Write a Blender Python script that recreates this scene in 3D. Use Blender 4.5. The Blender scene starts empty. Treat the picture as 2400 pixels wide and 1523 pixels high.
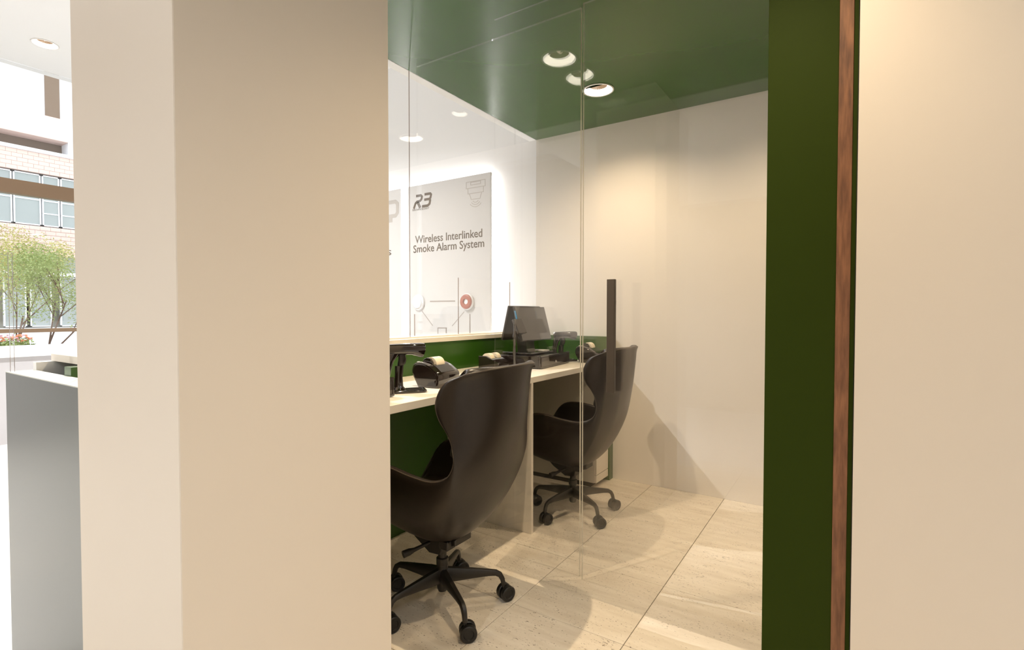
import bpy, bmesh, math, random
from mathutils import Vector, Matrix

# ------------------------------------------------------------------ camera, sky, light level
SC = bpy.context.scene
COL = SC.collection
cam_d = bpy.data.cameras.new('camera')
cam_d.sensor_width = 36.0
cam_d.lens = 36.0 * 1208.29 / 2400.0
cam_d.clip_start = 0.01
cam = bpy.data.objects.new('camera', cam_d)
COL.objects.link(cam)
cam.location = (0, 0, 1.15)
cam.rotation_euler = (math.radians(90 - 1.3615), 0, math.radians(33.4345))
SC.camera = cam

world = bpy.data.worlds.new('sky')
SC.world = world
world.use_nodes = True
bgn = world.node_tree.nodes['Background']
bgn.inputs[0].default_value = (0.90, 0.95, 1.0, 1)
bgn.inputs[1].default_value = 2.5

SC.view_settings.view_transform = 'Standard'
SC.view_settings.look = 'None'
SC.view_settings.gamma = 1.0
SC.view_settings.use_curve_mapping = False
SC.view_settings.exposure = 0.0
SC.cycles.max_bounces = 6
SC.cycles.diffuse_bounces = 3
SC.cycles.use_adaptive_sampling = True
SC.cycles.adaptive_threshold = 0.03
SC.cycles.glossy_bounces = 4
SC.cycles.transparent_max_bounces = 40
SC.cycles.sample_clamp_indirect = 4.0
SC.cycles.caustics_reflective = False
SC.cycles.caustics_refractive = False

WARM = (1.0, 0.79, 0.53)
NEUTRAL = (1.0, 0.99, 0.97)
P_BOOTH = (42.0, 110.0, 47.0, 60.0)
B_BOOTH = (138, 126, 150, 108)
P_CORR = (7.0, 84.0, 74.0)
P_HALL = (60.0, 480.0, 150.0, 260.0)
CORR = ((1.0, 0.84, 0.64), (0.93, 0.97, 1.0), (1.0, 0.97, 0.94))

# ------------------------------------------------------------------ helpers
def link(o, parent=None):
    COL.objects.link(o)
    if parent is not None:
        o.parent = parent
    return o

ORIG = {}

def thing(name, label, cat, loc=(0, 0, 0), rz=0.0, group=None):
    o = bpy.data.objects.new(name, None)
    o.empty_display_size = 0.05
    COL.objects.link(o)
    o.location = loc
    o.rotation_euler = (0, 0, rz)
    ORIG[o.name] = Vector(loc)
    o['label'] = label
    o['category'] = cat
    if group:
        o['group'] = group
    return o

def tag(o, label=None, cat=None, group=None, kind=None):
    if label: o['label'] = label
    if cat: o['category'] = cat
    if group: o['group'] = group
    if kind: o['kind'] = kind
    return o

def obj(name, bm, mats, parent=None, smooth=False, world=False, auto=None, norm=True):
    """world=True: the bmesh is in world coordinates and the parent is an unrotated Empty."""
    if world and parent is not None:
        bmesh.ops.translate(bm, verts=bm.verts, vec=-ORIG[parent.name])
    if norm:
        bmesh.ops.recalc_face_normals(bm, faces=bm.faces)
    if smooth:
        for f in bm.faces: f.smooth = True
    if auto is not None:
        for f in bm.faces: f.smooth = True
        for e in bm.edges:
            if len(e.link_faces) == 2 and e.calc_face_angle(0) > math.radians(auto):
                e.smooth = False
    me = bpy.data.meshes.new(name)
    bm.to_mesh(me); bm.free()
    if not isinstance(mats, (list, tuple)): mats = [mats]
    for m in mats: me.materials.append(m)
    return link(bpy.data.objects.new(name, me), parent)

def place(o, parent):
    """child made in its parent's coordinates already; remember its origin for sub-parts"""
    ORIG[o.name] = ORIG.get(parent.name, Vector((0, 0, 0)))
    return o

def struct(name, bm, mats, parent=None, **k):
    o = obj(name, bm, mats, parent, **k)
    if parent is None: o['kind'] = 'structure'
    ORIG[o.name] = Vector((0, 0, 0))
    return o

def dup(root, loc, label, rz=None):
    r = root.copy(); COL.objects.link(r); r.location = loc; r['label'] = label
    if rz is not None: r.rotation_euler = (0, 0, rz)
    for ch in list(root.children):
        if ch.type == 'LIGHT': continue
        c = ch.copy(); COL.objects.link(c); c.parent = r
        for g in list(ch.children):
            d = g.copy(); COL.objects.link(d); d.parent = c
    return r

def BM(): return bmesh.new()

def box(bm, x0, x1, y0, y1, z0, z1, bev=0.0, seg=2, mi=0):
    vs = [bm.verts.new((x, y, z)) for x in (x0, x1) for y in (y0, y1) for z in (z0, z1)]
    idx = [(0, 1, 3, 2), (4, 6, 7, 5), (0, 4, 5, 1), (2, 3, 7, 6), (0, 2, 6, 4), (1, 5, 7, 3)]
    fs = [bm.faces.new([vs[i] for i in q]) for q in idx]
    for f in fs: f.material_index = mi
    if bev > 0:
        es = list({e for f in fs for e in f.edges})
        bmesh.ops.bevel(bm, geom=es, offset=bev, segments=seg, profile=0.5, affect='EDGES')
    return bm

def obox(bm, c, ax, ay, az, hx, hy, hz, bev=0.0, seg=2):
    """oriented box, centre c, axes ax, ay, az (unit), half sizes"""
    c = Vector(c); ax = Vector(ax).normalized() * hx; ay = Vector(ay).normalized() * hy; az = Vector(az).normalized() * hz
    vs = [bm.verts.new(c + sx * ax + sy * ay + sz * az) for sx in (-1, 1) for sy in (-1, 1) for sz in (-1, 1)]
    idx = [(0, 1, 3, 2), (4, 6, 7, 5), (0, 4, 5, 1), (2, 3, 7, 6), (0, 2, 6, 4), (1, 5, 7, 3)]
    fs = [bm.faces.new([vs[i] for i in q]) for q in idx]
    if bev > 0:
        es = list({e for f in fs for e in f.edges})
        bmesh.ops.bevel(bm, geom=es, offset=bev, segments=seg, profile=0.5, affect='EDGES')
    return bm

def tube(bm, pts, rads, n=12, cap=True, closed=False):
    pts = [Vector(p) for p in pts]
    if not isinstance(rads, (list, tuple)): rads = [rads] * len(pts)
    rings = []
    up = None
    N = len(pts)
    for i, p in enumerate(pts):
        if closed: t = pts[(i + 1) % N] - pts[i - 1]
        elif i == 0: t = pts[1] - p
        elif i == N - 1: t = p - pts[i - 1]
        else: t = (pts[i + 1] - p).normalized() + (p - pts[i - 1]).normalized()
        t.normalize()
        if up is None:
            up = t.orthogonal().normalized()
        up = (up - t * up.dot(t))
        if up.length < 1e-6: up = t.orthogonal()
        up.normalize()
        b = t.cross(up)
        rings.append([bm.verts.new(p + rads[i] * (math.cos(2 * math.pi * k / n) * up + math.sin(2 * math.pi * k / n) * b)) for k in range(n)])
    last = N if closed else N - 1
    for i in range(last):
        a, b2 = rings[i], rings[(i + 1) % N]
        for k in range(n):
            bm.faces.new((a[k], a[(k + 1) % n], b2[(k + 1) % n], b2[k]))
    if cap and not closed:
        bm.faces.new(list(reversed(rings[0]))); bm.faces.new(rings[-1])
    return bm

def lathe(bm, prof, n=32, c=(0, 0, 0), cap=True):
    """prof: list of (radius, z); closed with caps where the radius is not 0"""
    rings = []
    for r, z in prof:
        if r < 1e-6:
            rings.append([bm.verts.new((c[0], c[1], c[2] + z))])
        else:
            rings.append([bm.verts.new((c[0] + r * math.cos(2 * math.pi * k / n), c[1] + r * math.sin(2 * math.pi * k / n), c[2] + z)) for k in range(n)])
    for a, b in zip(rings[:-1], rings[1:]):
        for k in range(n):
            k2 = (k + 1) % n
            if len(a) == 1 and len(b) == 1: continue
            if len(a) == 1: bm.faces.new((a[0], b[k], b[k2]))
            elif len(b) == 1: bm.faces.new((a[k], b[0], a[k2]))
            else: bm.faces.new((a[k], a[k2], b[k2], b[k]))
    if cap:
        if len(rings[0]) > 1: bm.faces.new(list(reversed(rings[0])))
        if len(rings[-1]) > 1: bm.faces.new(rings[-1])
    return bm

def prism(bm, poly, axis, a0, a1, bev=0.0, seg=2):
    """poly: 2-D outline; axis 'y': (x,z) points extruded in y; 'x': (y,z); 'z': (x,y)"""
    def P(p, a):
        if axis == 'y': return (p[0], a, p[1])
        if axis == 'x': return (a, p[0], p[1])
        return (p[0], p[1], a)
    A = [bm.verts.new(P(p, a0)) for p in poly]; B = [bm.verts.new(P(p, a1)) for p in poly]
    n = len(poly)
    fs = [bm.faces.new(A), bm.faces.new(list(reversed(B)))]
    fs += [bm.faces.new((A[i], B[i], B[(i + 1) % n], A[(i + 1) % n])) for i in range(n)]
    if bev > 0:
        es = [e for e in {e for f in fs for e in f.edges} if e.calc_face_angle(0) > 0.6] if False else list({e for f in fs[:2] for e in f.edges})
        bmesh.ops.recalc_face_normals(bm, faces=bm.faces)
        bmesh.ops.bevel(bm, geom=es, offset=bev, segments=seg, profile=0.5, affect='EDGES')
    return bm

def stroke(bm, pts, w, y, y2=None, closed=False):
    """thick polyline in the x-z plane at depth y (towards -y), mitred; a thin solid"""
    n = len(pts); P = [Vector((p[0], p[1])) for p in pts]
    L, R = [], []
    for i in range(n):
        if closed: a, b = P[i] - P[i - 1], P[(i + 1) % n] - P[i]
        else:
            a = P[i] - P[i - 1] if i > 0 else P[1] - P[0]
            b = P[i + 1] - P[i] if i < n - 1 else a
        a = a.normalized(); b = b.normalized()
        na = Vector((-a.y, a.x)); nb = Vector((-b.y, b.x))
        m = (na + nb)
        if m.length < 1e-4: m = na
        m.normalize()
        k = w / 2 / max(0.45, m.dot(na))
        L.append(P[i] + m * k); R.append(P[i] - m * k)
    y2 = y + 0.001 if y2 is None else y2
    vl = [bm.verts.new((p.x, y, p.y)) for p in L]; vr = [bm.verts.new((p.x, y, p.y)) for p in R]
    wl = [bm.verts.new((p.x, y2, p.y)) for p in L]; wr = [bm.verts.new((p.x, y2, p.y)) for p in R]
    for i in range(n if closed else n - 1):
        j = (i + 1) % n
        bm.faces.new((vl[i], vr[i], vr[j], vl[j])); bm.faces.new((wl[i], wl[j], wr[j], wr[i]))
        bm.faces.new((vl[i], vl[j], wl[j], wl[i])); bm.faces.new((vr[i], wr[i], wr[j], vr[j]))
    if not closed:
        bm.faces.new((vl[0], wl[0], wr[0], vr[0])); bm.faces.new((vl[-1], vr[-1], wr[-1], wl[-1]))
    return bm

def cr(keys, n):
    """Catmull-Rom through key tuples, n samples"""
    m = len(keys) - 1; out = []
    for i in range(n):
        u = i / (n - 1) * m; k = min(int(u), m - 1); t = u - k
        p0 = keys[max(k - 1, 0)]; p1 = keys[k]; p2 = keys[k + 1]; p3 = keys[min(k + 2, m)]
        out.append(tuple(0.5 * ((2 * b) + (c - a) * t + (2 * a - 5 * b + 4 * c - d) * t * t + (-a + 3 * b - 3 * c + d) * t ** 3) for a, b, c, d in zip(p0, p1, p2, p3)))
    return out

# ------------------------------------------------------------------ materials
def pmat(name, col, rough=0.5, metal=0.0, spec=0.5, emis=None, estr=0.0, coat=0.0):
    m = bpy.data.materials.new(name); m.use_nodes = True
    b = m.node_tree.nodes['Principled BSDF']
    b.inputs['Base Color'].default_value = (*col, 1)
    b.inputs['Roughness'].default_value = rough
    b.inputs['Metallic'].default_value = metal
    b.inputs['Specular IOR Level'].default_value = spec
    b.inputs['Coat Weight'].default_value = coat
    if emis:
        b.inputs['Emission Color'].default_value = (*emis, 1)
        b.inputs['Emission Strength'].default_value = estr
    return m

def noisy(m, scale, amount, detail=4.0, bump=0.0, stretch=None, rnd=False):
    """soft procedural colour variation (and fine relief) over the base colour"""
    nt = m.node_tree; N = nt.nodes; b = N['Principled BSDF']
    tc = N.new('ShaderNodeTexCoord'); mp = N.new('ShaderNodeMapping'); nz = N.new('ShaderNodeTexNoise')
    nt.links.new(tc.outputs['Object'], mp.inputs['Vector']); nt.links.new(mp.outputs[0], nz.inputs['Vector'])
    if stretch: mp.inputs['Scale'].default_value = stretch
    nz.inputs['Scale'].default_value = scale; nz.inputs['Detail'].default_value = detail
    mr = N.new('ShaderNodeMapRange'); mr.inputs['To Min'].default_value = 1 - amount; mr.inputs['To Max'].default_value = 1 + amount
    nt.links.new(nz.outputs['Fac'], mr.inputs['Value'])
    mx = N.new('ShaderNodeMix'); mx.data_type = 'RGBA'; mx.blend_type = 'MULTIPLY'; mx.inputs[0].default_value = 1.0
    mx.inputs[6].default_value = b.inputs['Base Color'].default_value
    nt.links.new(mr.outputs[0], mx.inputs[7]); nt.links.new(mx.outputs[2], b.inputs['Base Color'])
    if bump:
        bp = N.new('ShaderNodeBump'); bp.inputs['Strength'].default_value = bump; bp.inputs['Distance'].default_value = 0.002
        nt.links.new(nz.outputs['Fac'], bp.inputs['Height']); nt.links.new(bp.outputs[0], b.inputs['Normal'])
    return m

def glass(name, tint=(1, 1, 1), base=0.036, rough=0.0):
    """thin clear glass sheet: sees straight through, mirrors by the angle"""
    m = bpy.data.materials.new(name); m.use_nodes = True
    nt = m.node_tree; N = nt.nodes; N.clear()
    out = N.new('ShaderNodeOutputMaterial'); mix = N.new('ShaderNodeMixShader')
    tr = N.new('ShaderNodeBsdfTransparent'); gl = N.new('ShaderNodeBsdfGlossy')
    tr.inputs[0].default_value = (*tint, 1); gl.inputs['Roughness'].default_value = rough
    gl.inputs['Color'].default_value = (1, 1, 1, 1)
    lw = N.new('ShaderNodeLayerWeight'); lw.inputs[0].default_value = 0.5
    pw = N.new('ShaderNodeMath'); pw.operation = 'POWER'; pw.inputs[1].default_value = 5.0
    ma = N.new('ShaderNodeMath'); ma.operation = 'MULTIPLY_ADD'; ma.inputs[1].default_value = 0.9; ma.inputs[2].default_value = base
    nt.links.new(lw.outputs['Facing'], pw.inputs[0]); nt.links.new(pw.outputs[0], ma.inputs[0]); nt.links.new(ma.outputs[0], mix.inputs[0])
    nt.links.new(tr.outputs[0], mix.inputs[1]); nt.links.new(gl.outputs[0], mix.inputs[2]); nt.links.new(mix.outputs[0], out.inputs[0])
    return m

def travertine():
    m = pmat('travertine', (0.80, 0.72, 0.60), 0.32, spec=0.4)
    nt = m.node_tree; N = nt.nodes; L = nt.links; b = N['Principled BSDF']
    tc = N.new('ShaderNodeTexCoord'); oi = N.new('ShaderNodeObjectInfo')
    sc = N.new('ShaderNodeVectorMath'); sc.operation = 'SCALE'; sc.inputs[0].default_value = (37.0, 53.0, 11.0)
    L.new(oi.outputs['Random'], sc.inputs['Scale'])
    ad = N.new('ShaderNodeVectorMath'); ad.operation = 'ADD'
    L.new(tc.outputs['Object'], ad.inputs[0]); L.new(sc.outputs[0], ad.inputs[1])
    def nz(scale, st, det=3.0, rough=0.5):
        mp = N.new('ShaderNodeMapping'); mp.inputs['Scale'].default_value = st
        n = N.new('ShaderNodeTexNoise'); n.inputs['Scale'].default_value = scale; n.inputs['Detail'].default_value = det; n.inputs['Roughness'].default_value = rough
        L.new(ad.outputs[0], mp.inputs['Vector']); L.new(mp.outputs[0], n.inputs['Vector'])
        return n
    bands = nz(5.0, (1.0, 5.0, 1.0), 5.0, 0.6)       # soft bedding along x
    pores = nz(88.0, (1.0, 2.7, 1.0), 3.0, 0.6)     # small holes, drawn out along x
    mask = nz(6.0, (1.0, 3.4, 1.0), 3.0, 0.6)       # where the holes gather
    r1 = N.new('ShaderNodeValToRGB'); r1.color_ramp.elements[0].position = 0.3; r1.color_ramp.elements[1].position = 0.7
    r1.color_ramp.elements[0].color = (0.70, 0.61, 0.49, 1); r1.color_ramp.elements[1].color = (0.84, 0.76, 0.64, 1)
    L.new(bands.outputs['Fac'], r1.inputs[0])
    sub = N.new('ShaderNodeMath'); sub.operation = 'MULTIPLY_ADD'; sub.inputs[1].default_value = 0.26; 
    L.new(mask.outputs['Fac'], sub.inputs[0]); L.new(pores.outputs['Fac'], sub.inputs[2])
    r2 = N.new('ShaderNodeValToRGB'); r2.color_ramp.elements[0].position = 0.772; r2.color_ramp.elements[1].position = 0.815
    r2.color_ramp.elements[0].color = (0, 0, 0, 1); r2.color_ramp.elements[1].color = (1, 1, 1, 1)
    L.new(sub.outputs[0], r2.inputs[0])
    mx = N.new('ShaderNodeMix'); mx.data_type = 'RGBA'
    L.new(r2.outputs[0], mx.inputs[0]); L.new(r1.outputs[0], mx.inputs[6]); mx.inputs[7].default_value = (0.16, 0.11, 0.07, 1)
    L.new(mx.outputs[2], b.inputs['Base Color'])
    bp = N.new('ShaderNodeBump'); bp.inputs['Strength'].default_value = 0.35; bp.inputs['Distance'].default_value = 0.0015; bp.invert = True
    L.new(r2.outputs[0], bp.inputs['Height']); L.new(bp.outputs[0], b.inputs['Normal'])
    return m

def walnut():
    m = pmat('walnut', (0.3, 0.13, 0.06), 0.5)
    nt = m.node_tree; N = nt.nodes; L = nt.links; b = N['Principled BSDF']
    tc = N.new('ShaderNodeTexCoord'); mp = N.new('ShaderNodeMapping'); mp.inputs['Scale'].default_value = (14, 14, 1.6)
    n = N.new('ShaderNodeTexNoise'); n.inputs['Scale'].default_value = 7; n.inputs['Detail'].default_value = 6
    r = N.new('ShaderNodeValToRGB'); e = r.color_ramp.elements
    e[0].position = 0.3; e[0].color = (0.10, 0.040, 0.018, 1); e[1].position = 0.75; e[1].color = (0.29, 0.130, 0.062, 1)
    L.new(tc.outputs['Object'], mp.inputs[0]); L.new(mp.outputs[0], n.inputs['Vector']); L.new(n.outputs['Fac'], r.inputs[0]); L.new(r.outputs[0], b.inputs['Base Color'])
    return m

M = {}
M['beige'] = noisy(pmat('beige_paint', (0.74, 0.665, 0.575), 0.55, spec=0.3), 1.5, 0.02)
M['backwall'] = noisy(pmat('pale_paint', (0.80, 0.75, 0.69), 0.5, spec=0.35), 1.5, 0.02)
M['white'] = pmat('white_paint', (0.86, 0.85, 0.83), 0.5, spec=0.35)
M['hall_white'] = pmat('hall_white_paint', (0.88, 0.88, 0.88), 0.5, spec=0.35)
M['green'] = noisy(pmat('green_lacquer', (0.028, 0.090, 0.007), 0.26, spec=0.48), 2.0, 0.04)
M['green_matt'] = noisy(pmat('green_paint', (0.024, 0.040, 0.002), 0.6, spec=0.1), 2.0, 0.04)
M['tile'] = travertine()
M['grout'] = pmat('grout', (0.16, 0.12, 0.08), 0.8)
M['hall_floor'] = pmat('hall_floor', (0.78, 0.74, 0.69), 0.35)
M['laminate'] = noisy(pmat('white_laminate', (0.83, 0.77, 0.67), 0.35, spec=0.4), 3, 0.01)
M['grey_panel'] = pmat('grey_lacquer', (0.115, 0.128, 0.120), 0.30, spec=0.4)
M['pale_rim'] = pmat('pale_rim', (0.62, 0.63, 0.58), 0.4)
M['leather'] = noisy(pmat('black_leather', (0.014, 0.009, 0.006), 0.34, spec=0.45), 90, 0.15, bump=0.10)
M['piping'] = pmat('piping', (0.06, 0.045, 0.032), 0.35)
M['black_metal'] = pmat('black_metal', (0.016, 0.013, 0.010), 0.42, spec=0.5)
M['rubber'] = pmat('black_rubber', (0.010, 0.009, 0.008), 0.45)
M['gloss'] = pmat('gloss_black_plastic', (0.014, 0.009, 0.007), 0.06, spec=0.7, coat=0.6)
M['satin'] = pmat('satin_black_plastic', (0.022, 0.017, 0.014), 0.3)
M['screen'] = pmat('dark_screen', (0.016, 0.012, 0.010), 0.03, spec=1.0, coat=1.0)
M['paper'] = pmat('paper', (0.82, 0.72, 0.55), 0.7)
M['silver'] = pmat('silver_plastic', (0.55, 0.53, 0.52), 0.2, metal=0.8)
M['bronze_bar'] = pmat('bronze_bar', (0.050, 0.038, 0.028), 0.45)
M['walnut'] = walnut()
M['gap'] = pmat('black_gasket', (0.006, 0.005, 0.004), 0.8)
M['glass'] = glass('clear_glass')
M['glass_edge'] = pmat('glass_edge', (0.72, 0.70, 0.60), 0.15, spec=0.8)
M['glass_edge_dark'] = pmat('glass_edge_dark', (0.26, 0.20, 0.16), 0.1, spec=0.9)
M['desk_glass'] = glass('desk_glass', base=0.022)
M['door_glass'] = glass('door_glass', base=0.038)
M['facade_glass'] = glass('facade_glass', base=0.04)
M['trim'] = pmat('lamp_trim', (0.85, 0.82, 0.78), 0.35)
M['poster'] = pmat('poster_print', (0.60, 0.588, 0.575), 0.45)
M['ink'] = pmat('print_ink', (0.13, 0.10, 0.075), 0.4)
M['ink_soft'] = pmat('print_ink_soft', (0.34, 0.30, 0.27), 0.5)
M['ink_pale'] = pmat('print_ink_pale', (0.45, 0.42, 0.39), 0.5)
M['red'] = pmat('print_red', (0.36, 0.12, 0.09), 0.4)
M['led'] = pmat('led_strip', (1, 1, 1), 0.5, emis=(1.0, 0.97, 0.94), estr=20.0)
M['lamp_ring'] = pmat('lamp_ring', (0.7, 0.68, 0.64), 0.4, emis=(1.0, 0.90, 0.74), estr=10.0)  # lit look of the reflector cone, put in as emission
M['lamp_warm'] = pmat('lamp_face', (0.10, 0.065, 0.04), 0.5, metal=0.0, emis=(1.0, 0.62, 0.36), estr=0.25)
M['lamp_core'] = pmat('lamp_core', (1, 1, 1), 0.3, emis=(1.0, 0.75, 0.5), estr=2.5)
M['brown'] = pmat('brown_anodised', (0.17, 0.11, 0.065), 0.4)
M['pink'] = pmat('pink_brick', (0.76, 0.56, 0.49), 0.8)
M['pink_joint'] = pmat('pink_joint', (0.66, 0.50, 0.44), 0.9)
M['ext_white'] = pmat('ext_white', (0.90, 0.92, 0.95), 0.6)
M['ext_glass'] = pmat('ext_glass', (0.30, 0.34, 0.33), 0.08, spec=0.8)
M['ext_room'] = pmat('ext_room', (0.42, 0.40, 0.33), 0.7)
M['paving'] = noisy(pmat('paving', (0.55, 0.53, 0.50), 0.8), 3, 0.1)
M['bark'] = pmat('bark', (0.16, 0.10, 0.07), 0.8)
M['leaf'] = noisy(pmat('leaf', (0.36, 0.44, 0.16), 0.55), 3, 0.35)
M['leaf_yellow'] = noisy(pmat('leaf_yellow', (0.52, 0.50, 0.17), 0.55), 3, 0.3)
M['flower'] = pmat('flower_orange', (0.75, 0.28, 0.14), 0.6)
M['flower_pink'] = pmat('flower_pink', (0.72, 0.40, 0.48), 0.6)

# ------------------------------------------------------------------ measured layout (metres, camera at x=0, y=0)
ZC = 2.447        # booth ceiling
ZH = 3.38         # hall ceiling
YB = 3.36         # back wall
XW = -2.0         # counter window plane
XF = -6.26        # hall facade
XD = -1.377       # desk front
ZD = 0.817        # desk top
CX0, CX1, CY0, CY1 = -1.397, -0.94, 0.410, 0.884      # the pillar
BOOTH_LAMPS = [(-1.252, 2.807), (-1.265, 1.425), (-0.20, 2.60), (-0.19, 1.15)]  # the last pair is added out of sight to light the floor
CORR_FILL = [(0.55, 0.30), (-0.42, -0.90), (0.90, -0.90)]  # all added, unseen, to brighten the pillar and right wall
HALL_LAMPS = [(-5.62, 1.48), (-3.70, 1.48), (-5.62, -0.5), (-3.70, -0.5)]  # only the first is in view; the rest are added fill for the hall
RH = 0.083        # lamp hole radius

# ------------------------------------------------------------------ the setting
def slab_with_holes(bm, x0, x1, y0, y1, z, holes, r, n=32, s=0.16):
    """downward face of a ceiling with round holes (each hole sits in its own square cell)"""
    xs = sorted({x0, x1, *[c for h in holes for c in (h[0] - s, h[0] + s)]})
    ys = sorted({y0, y1, *[c for h in holes for c in (h[1] - s, h[1] + s)]})
    xs = [x for x in xs if x0 <= x <= x1]; ys = [y for y in ys if y0 <= y <= y1]
    for i in range(len(xs) - 1):
        for j in range(len(ys) - 1):
            hs = [h for h in holes if xs[i] < h[0] < xs[i + 1] and ys[j] < h[1] < ys[j + 1]]
            if not hs:
                bm.faces.new([bm.verts.new((x, y, z)) for x, y in ((xs[i], ys[j]), (xs[i], ys[j + 1]), (xs[i + 1], ys[j + 1]), (xs[i + 1], ys[j]))])
                continue
            h = hs[0]; inn, out = [], []
            for k in range(n):
                a = 2 * math.pi * k / n; c, q = math.cos(a), math.sin(a)
                inn.append(bm.verts.new((h[0] + r * c, h[1] + r * q, z)))
                # point on the cell border in that direction
                tx = ((xs[i + 1] - h[0]) / c if c > 1e-9 else (xs[i] - h[0]) / c if c < -1e-9 else 1e9)
                ty = ((ys[j + 1] - h[1]) / q if q > 1e-9 else (ys[j] - h[1]) / q if q < -1e-9 else 1e9)
                t = min(tx, ty)
                out.append([h[0] + t * c, h[1] + t * q])
            # snap the nearest border points to the four cell corners
            for cx in (xs[i], xs[i + 1]):
                for cy in (ys[j], ys[j + 1]):
                    k = min(range(n), key=lambda k: (out[k][0] - cx) ** 2 + (out[k][1] - cy) ** 2)
                    out[k] = [cx, cy]
            ov = [bm.verts.new((p[0], p[1], z)) for p in out]
            for k in range(n):
                k2 = (k + 1) % n
                bm.faces.new((inn[k], inn[k2], ov[k2], ov[k]))
    return bm

def build_ceiling(name, x0, x1, y0, y1, z, holes, mat):
    bm = slab_with_holes(BM(), x0, x1, y0, y1, z, holes, RH)
    for f in bm.faces:
        if f.normal.z == 0: f.normal_update()
        if f.normal.z > 0: f.normal_flip()
    box(bm, x0, x1, y0, y1, z + 0.12, z + 0.16)
    return struct(name, bm, mat, norm=False)

# floor: a bed with individually laid travertine tiles
floor = struct('floor', box(BM(), XF - 0.3, 2.3, -2.6, YB + 0.14, -0.10, -0.0045), M['grout'])
PITCH = 0.4565
tx0, ty0 = -1.5605, 1.682      # a joint crossing
tile_bm = BM(); box(tile_bm, -PITCH / 2 + 0.0011, PITCH / 2 - 0.0011, -PITCH / 2 + 0.0011, PITCH / 2 - 0.0011, -0.005, 0.0, 0.0012, 1)
tile0 = obj('tile', tile_bm, M['tile'], floor)
first = True
for i in range(-2, 5):
    for j in range(-4, 4):
        x = tx0 + (i + 0.5) * PITCH; y = ty0 + (j + 0.5) * PITCH
        if y + PITCH / 2 > YB + 0.06 or x < -2.2: continue
        t = tile0 if first else tile0.copy()
        if not first:
            COL.objects.link(t); t.parent = floor
        first = False
        t.location = (x, y, 0)
# last row cut by the back wall
cut = BM(); box(cut, -PITCH / 2 + 0.0011, PITCH / 2 - 0.0011, 0.0011, YB - (ty0 + 3 * PITCH), -0.005, 0.0, 0.0012, 1)
cut0 = obj('tile', cut, M['tile'], floor)
for i in range(-1, 5):
    t = cut0 if i == -1 else cut0.copy()
    if i != -1:
        COL.objects.link(t); t.parent = floor
    t.location = (tx0 + (i + 0.5) * PITCH, ty0 + 3 * PITCH, 0)
hallf = obj('floor_slab', box(BM(), XF - 0.3, -2.14, -2.6, YB, -0.0045, 0.0), M['hall_floor'], floor)
corf = obj('floor_slab', box(BM(), -2.14, 2.3, -2.6, ty0 - 4 * PITCH - 0.001, -0.0045, 0.0), M['hall_floor'], floor)
corf2 = obj('floor_slab', box(BM(), tx0 + 5 * PITCH + 0.001, 2.3, ty0 - 4 * PITCH, YB, -0.0045, 0.0), M['hall_floor'], floor)

build_ceiling('ceiling', XW, 0.5, 0.60, YB, ZC, BOOTH_LAMPS, M['green'])
build_ceiling('ceiling_corridor', XW, 2.3, -2.6, 0.60, ZC, CORR_FILL, M['white'])
build_ceiling('ceiling_hall', XF - 0.1, XW - 0.06, -2.6, YB, ZH, HALL_LAMPS, M['hall_white'])

struct('wall_back', box(BM(), XW, 0.5, YB, YB + 0.14, 0, ZC + 0.2), M['backwall'])
struct('wall_hall', box(BM(), XF - 0.1, XW, YB, YB + 0.14, 0, ZH + 0.2), M['hall_white'])
struct('wall_bulkhead', box(BM(), XW - 0.06, XW, -2.6, YB, ZC, ZH + 0.1), M['hall_white'])
struct('wall_inner_right', box(BM(), 0.40, 0.5, 1.84, YB, 0, ZC), M['backwall'])
struct('wall_rear', box(BM(), XF, 2.3, -2.7, -2.6, 0, ZH + 0.2), M['beige'])
struct('wall_far_right', box(BM(), 2.3, 2.4, -2.6, 1.6, 0, ZC + 0.2), M['beige'])
struct('wall_pillar', box(BM(), CX0, CX1, CY0, CY1, 0, ZC, 0.0015, 1), M['beige'])
struct('wall_right', box(BM(), 0.0062, 2.3, 1.50, 1.595, 0, ZC), M['beige'])

# door frame right of the opening: green face, walnut strip, green strip, black strip put in for the gap's shade
YJ = 1.60
struct('trim_1', box(BM(), -0.2040, -0.0374, YJ, 1.84, 0, ZC, 0.0008, 1), M['green_matt'])
struct('trim_2', box(BM(), -0.0374, -0.0056, YJ - 0.003, 1.80, 0, ZC, 0.0008, 1), M['walnut'])
struct('trim_3', box(BM(), -0.0056, 0.0042, YJ, 1.80, 0, ZC), M['green_matt'])
struct('trim_4', box(BM(), 0.0042, 0.4, YJ - 0.004, 1.84, 0, ZC), M['gap'])

# low green wall of the counter, its return on the back wall, the ledge on top and the grey end panel
struct('wall_counter', box(BM(), XW, -1.946, 0.556, YB, 0, 0.986), M['green'])
struct('wall_counter_return', box(BM(), -1.946, -1.378, 3.30, YB, 0, 0.986), M['green'])
struct('trim_5', box(BM(), -2.285, -1.938, 0.60, YB, 0.986, 1.011, 0.001, 1), M['laminate'])
endp = struct('wall_counter_end', box(BM(), -2.285, -1.300, 0.486, 0.554, 0, 0.957), M['grey_panel'])
obj('rim', box(BM(), -2.285, -1.300, 0.486, 0.554, 0.957, 0.960), M['pale_rim'], endp)
struct('wall_counter_front', box(BM(), -2.285, -2.255, 0.554, YB, 0, 0.986), M['hall_white'])

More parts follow.
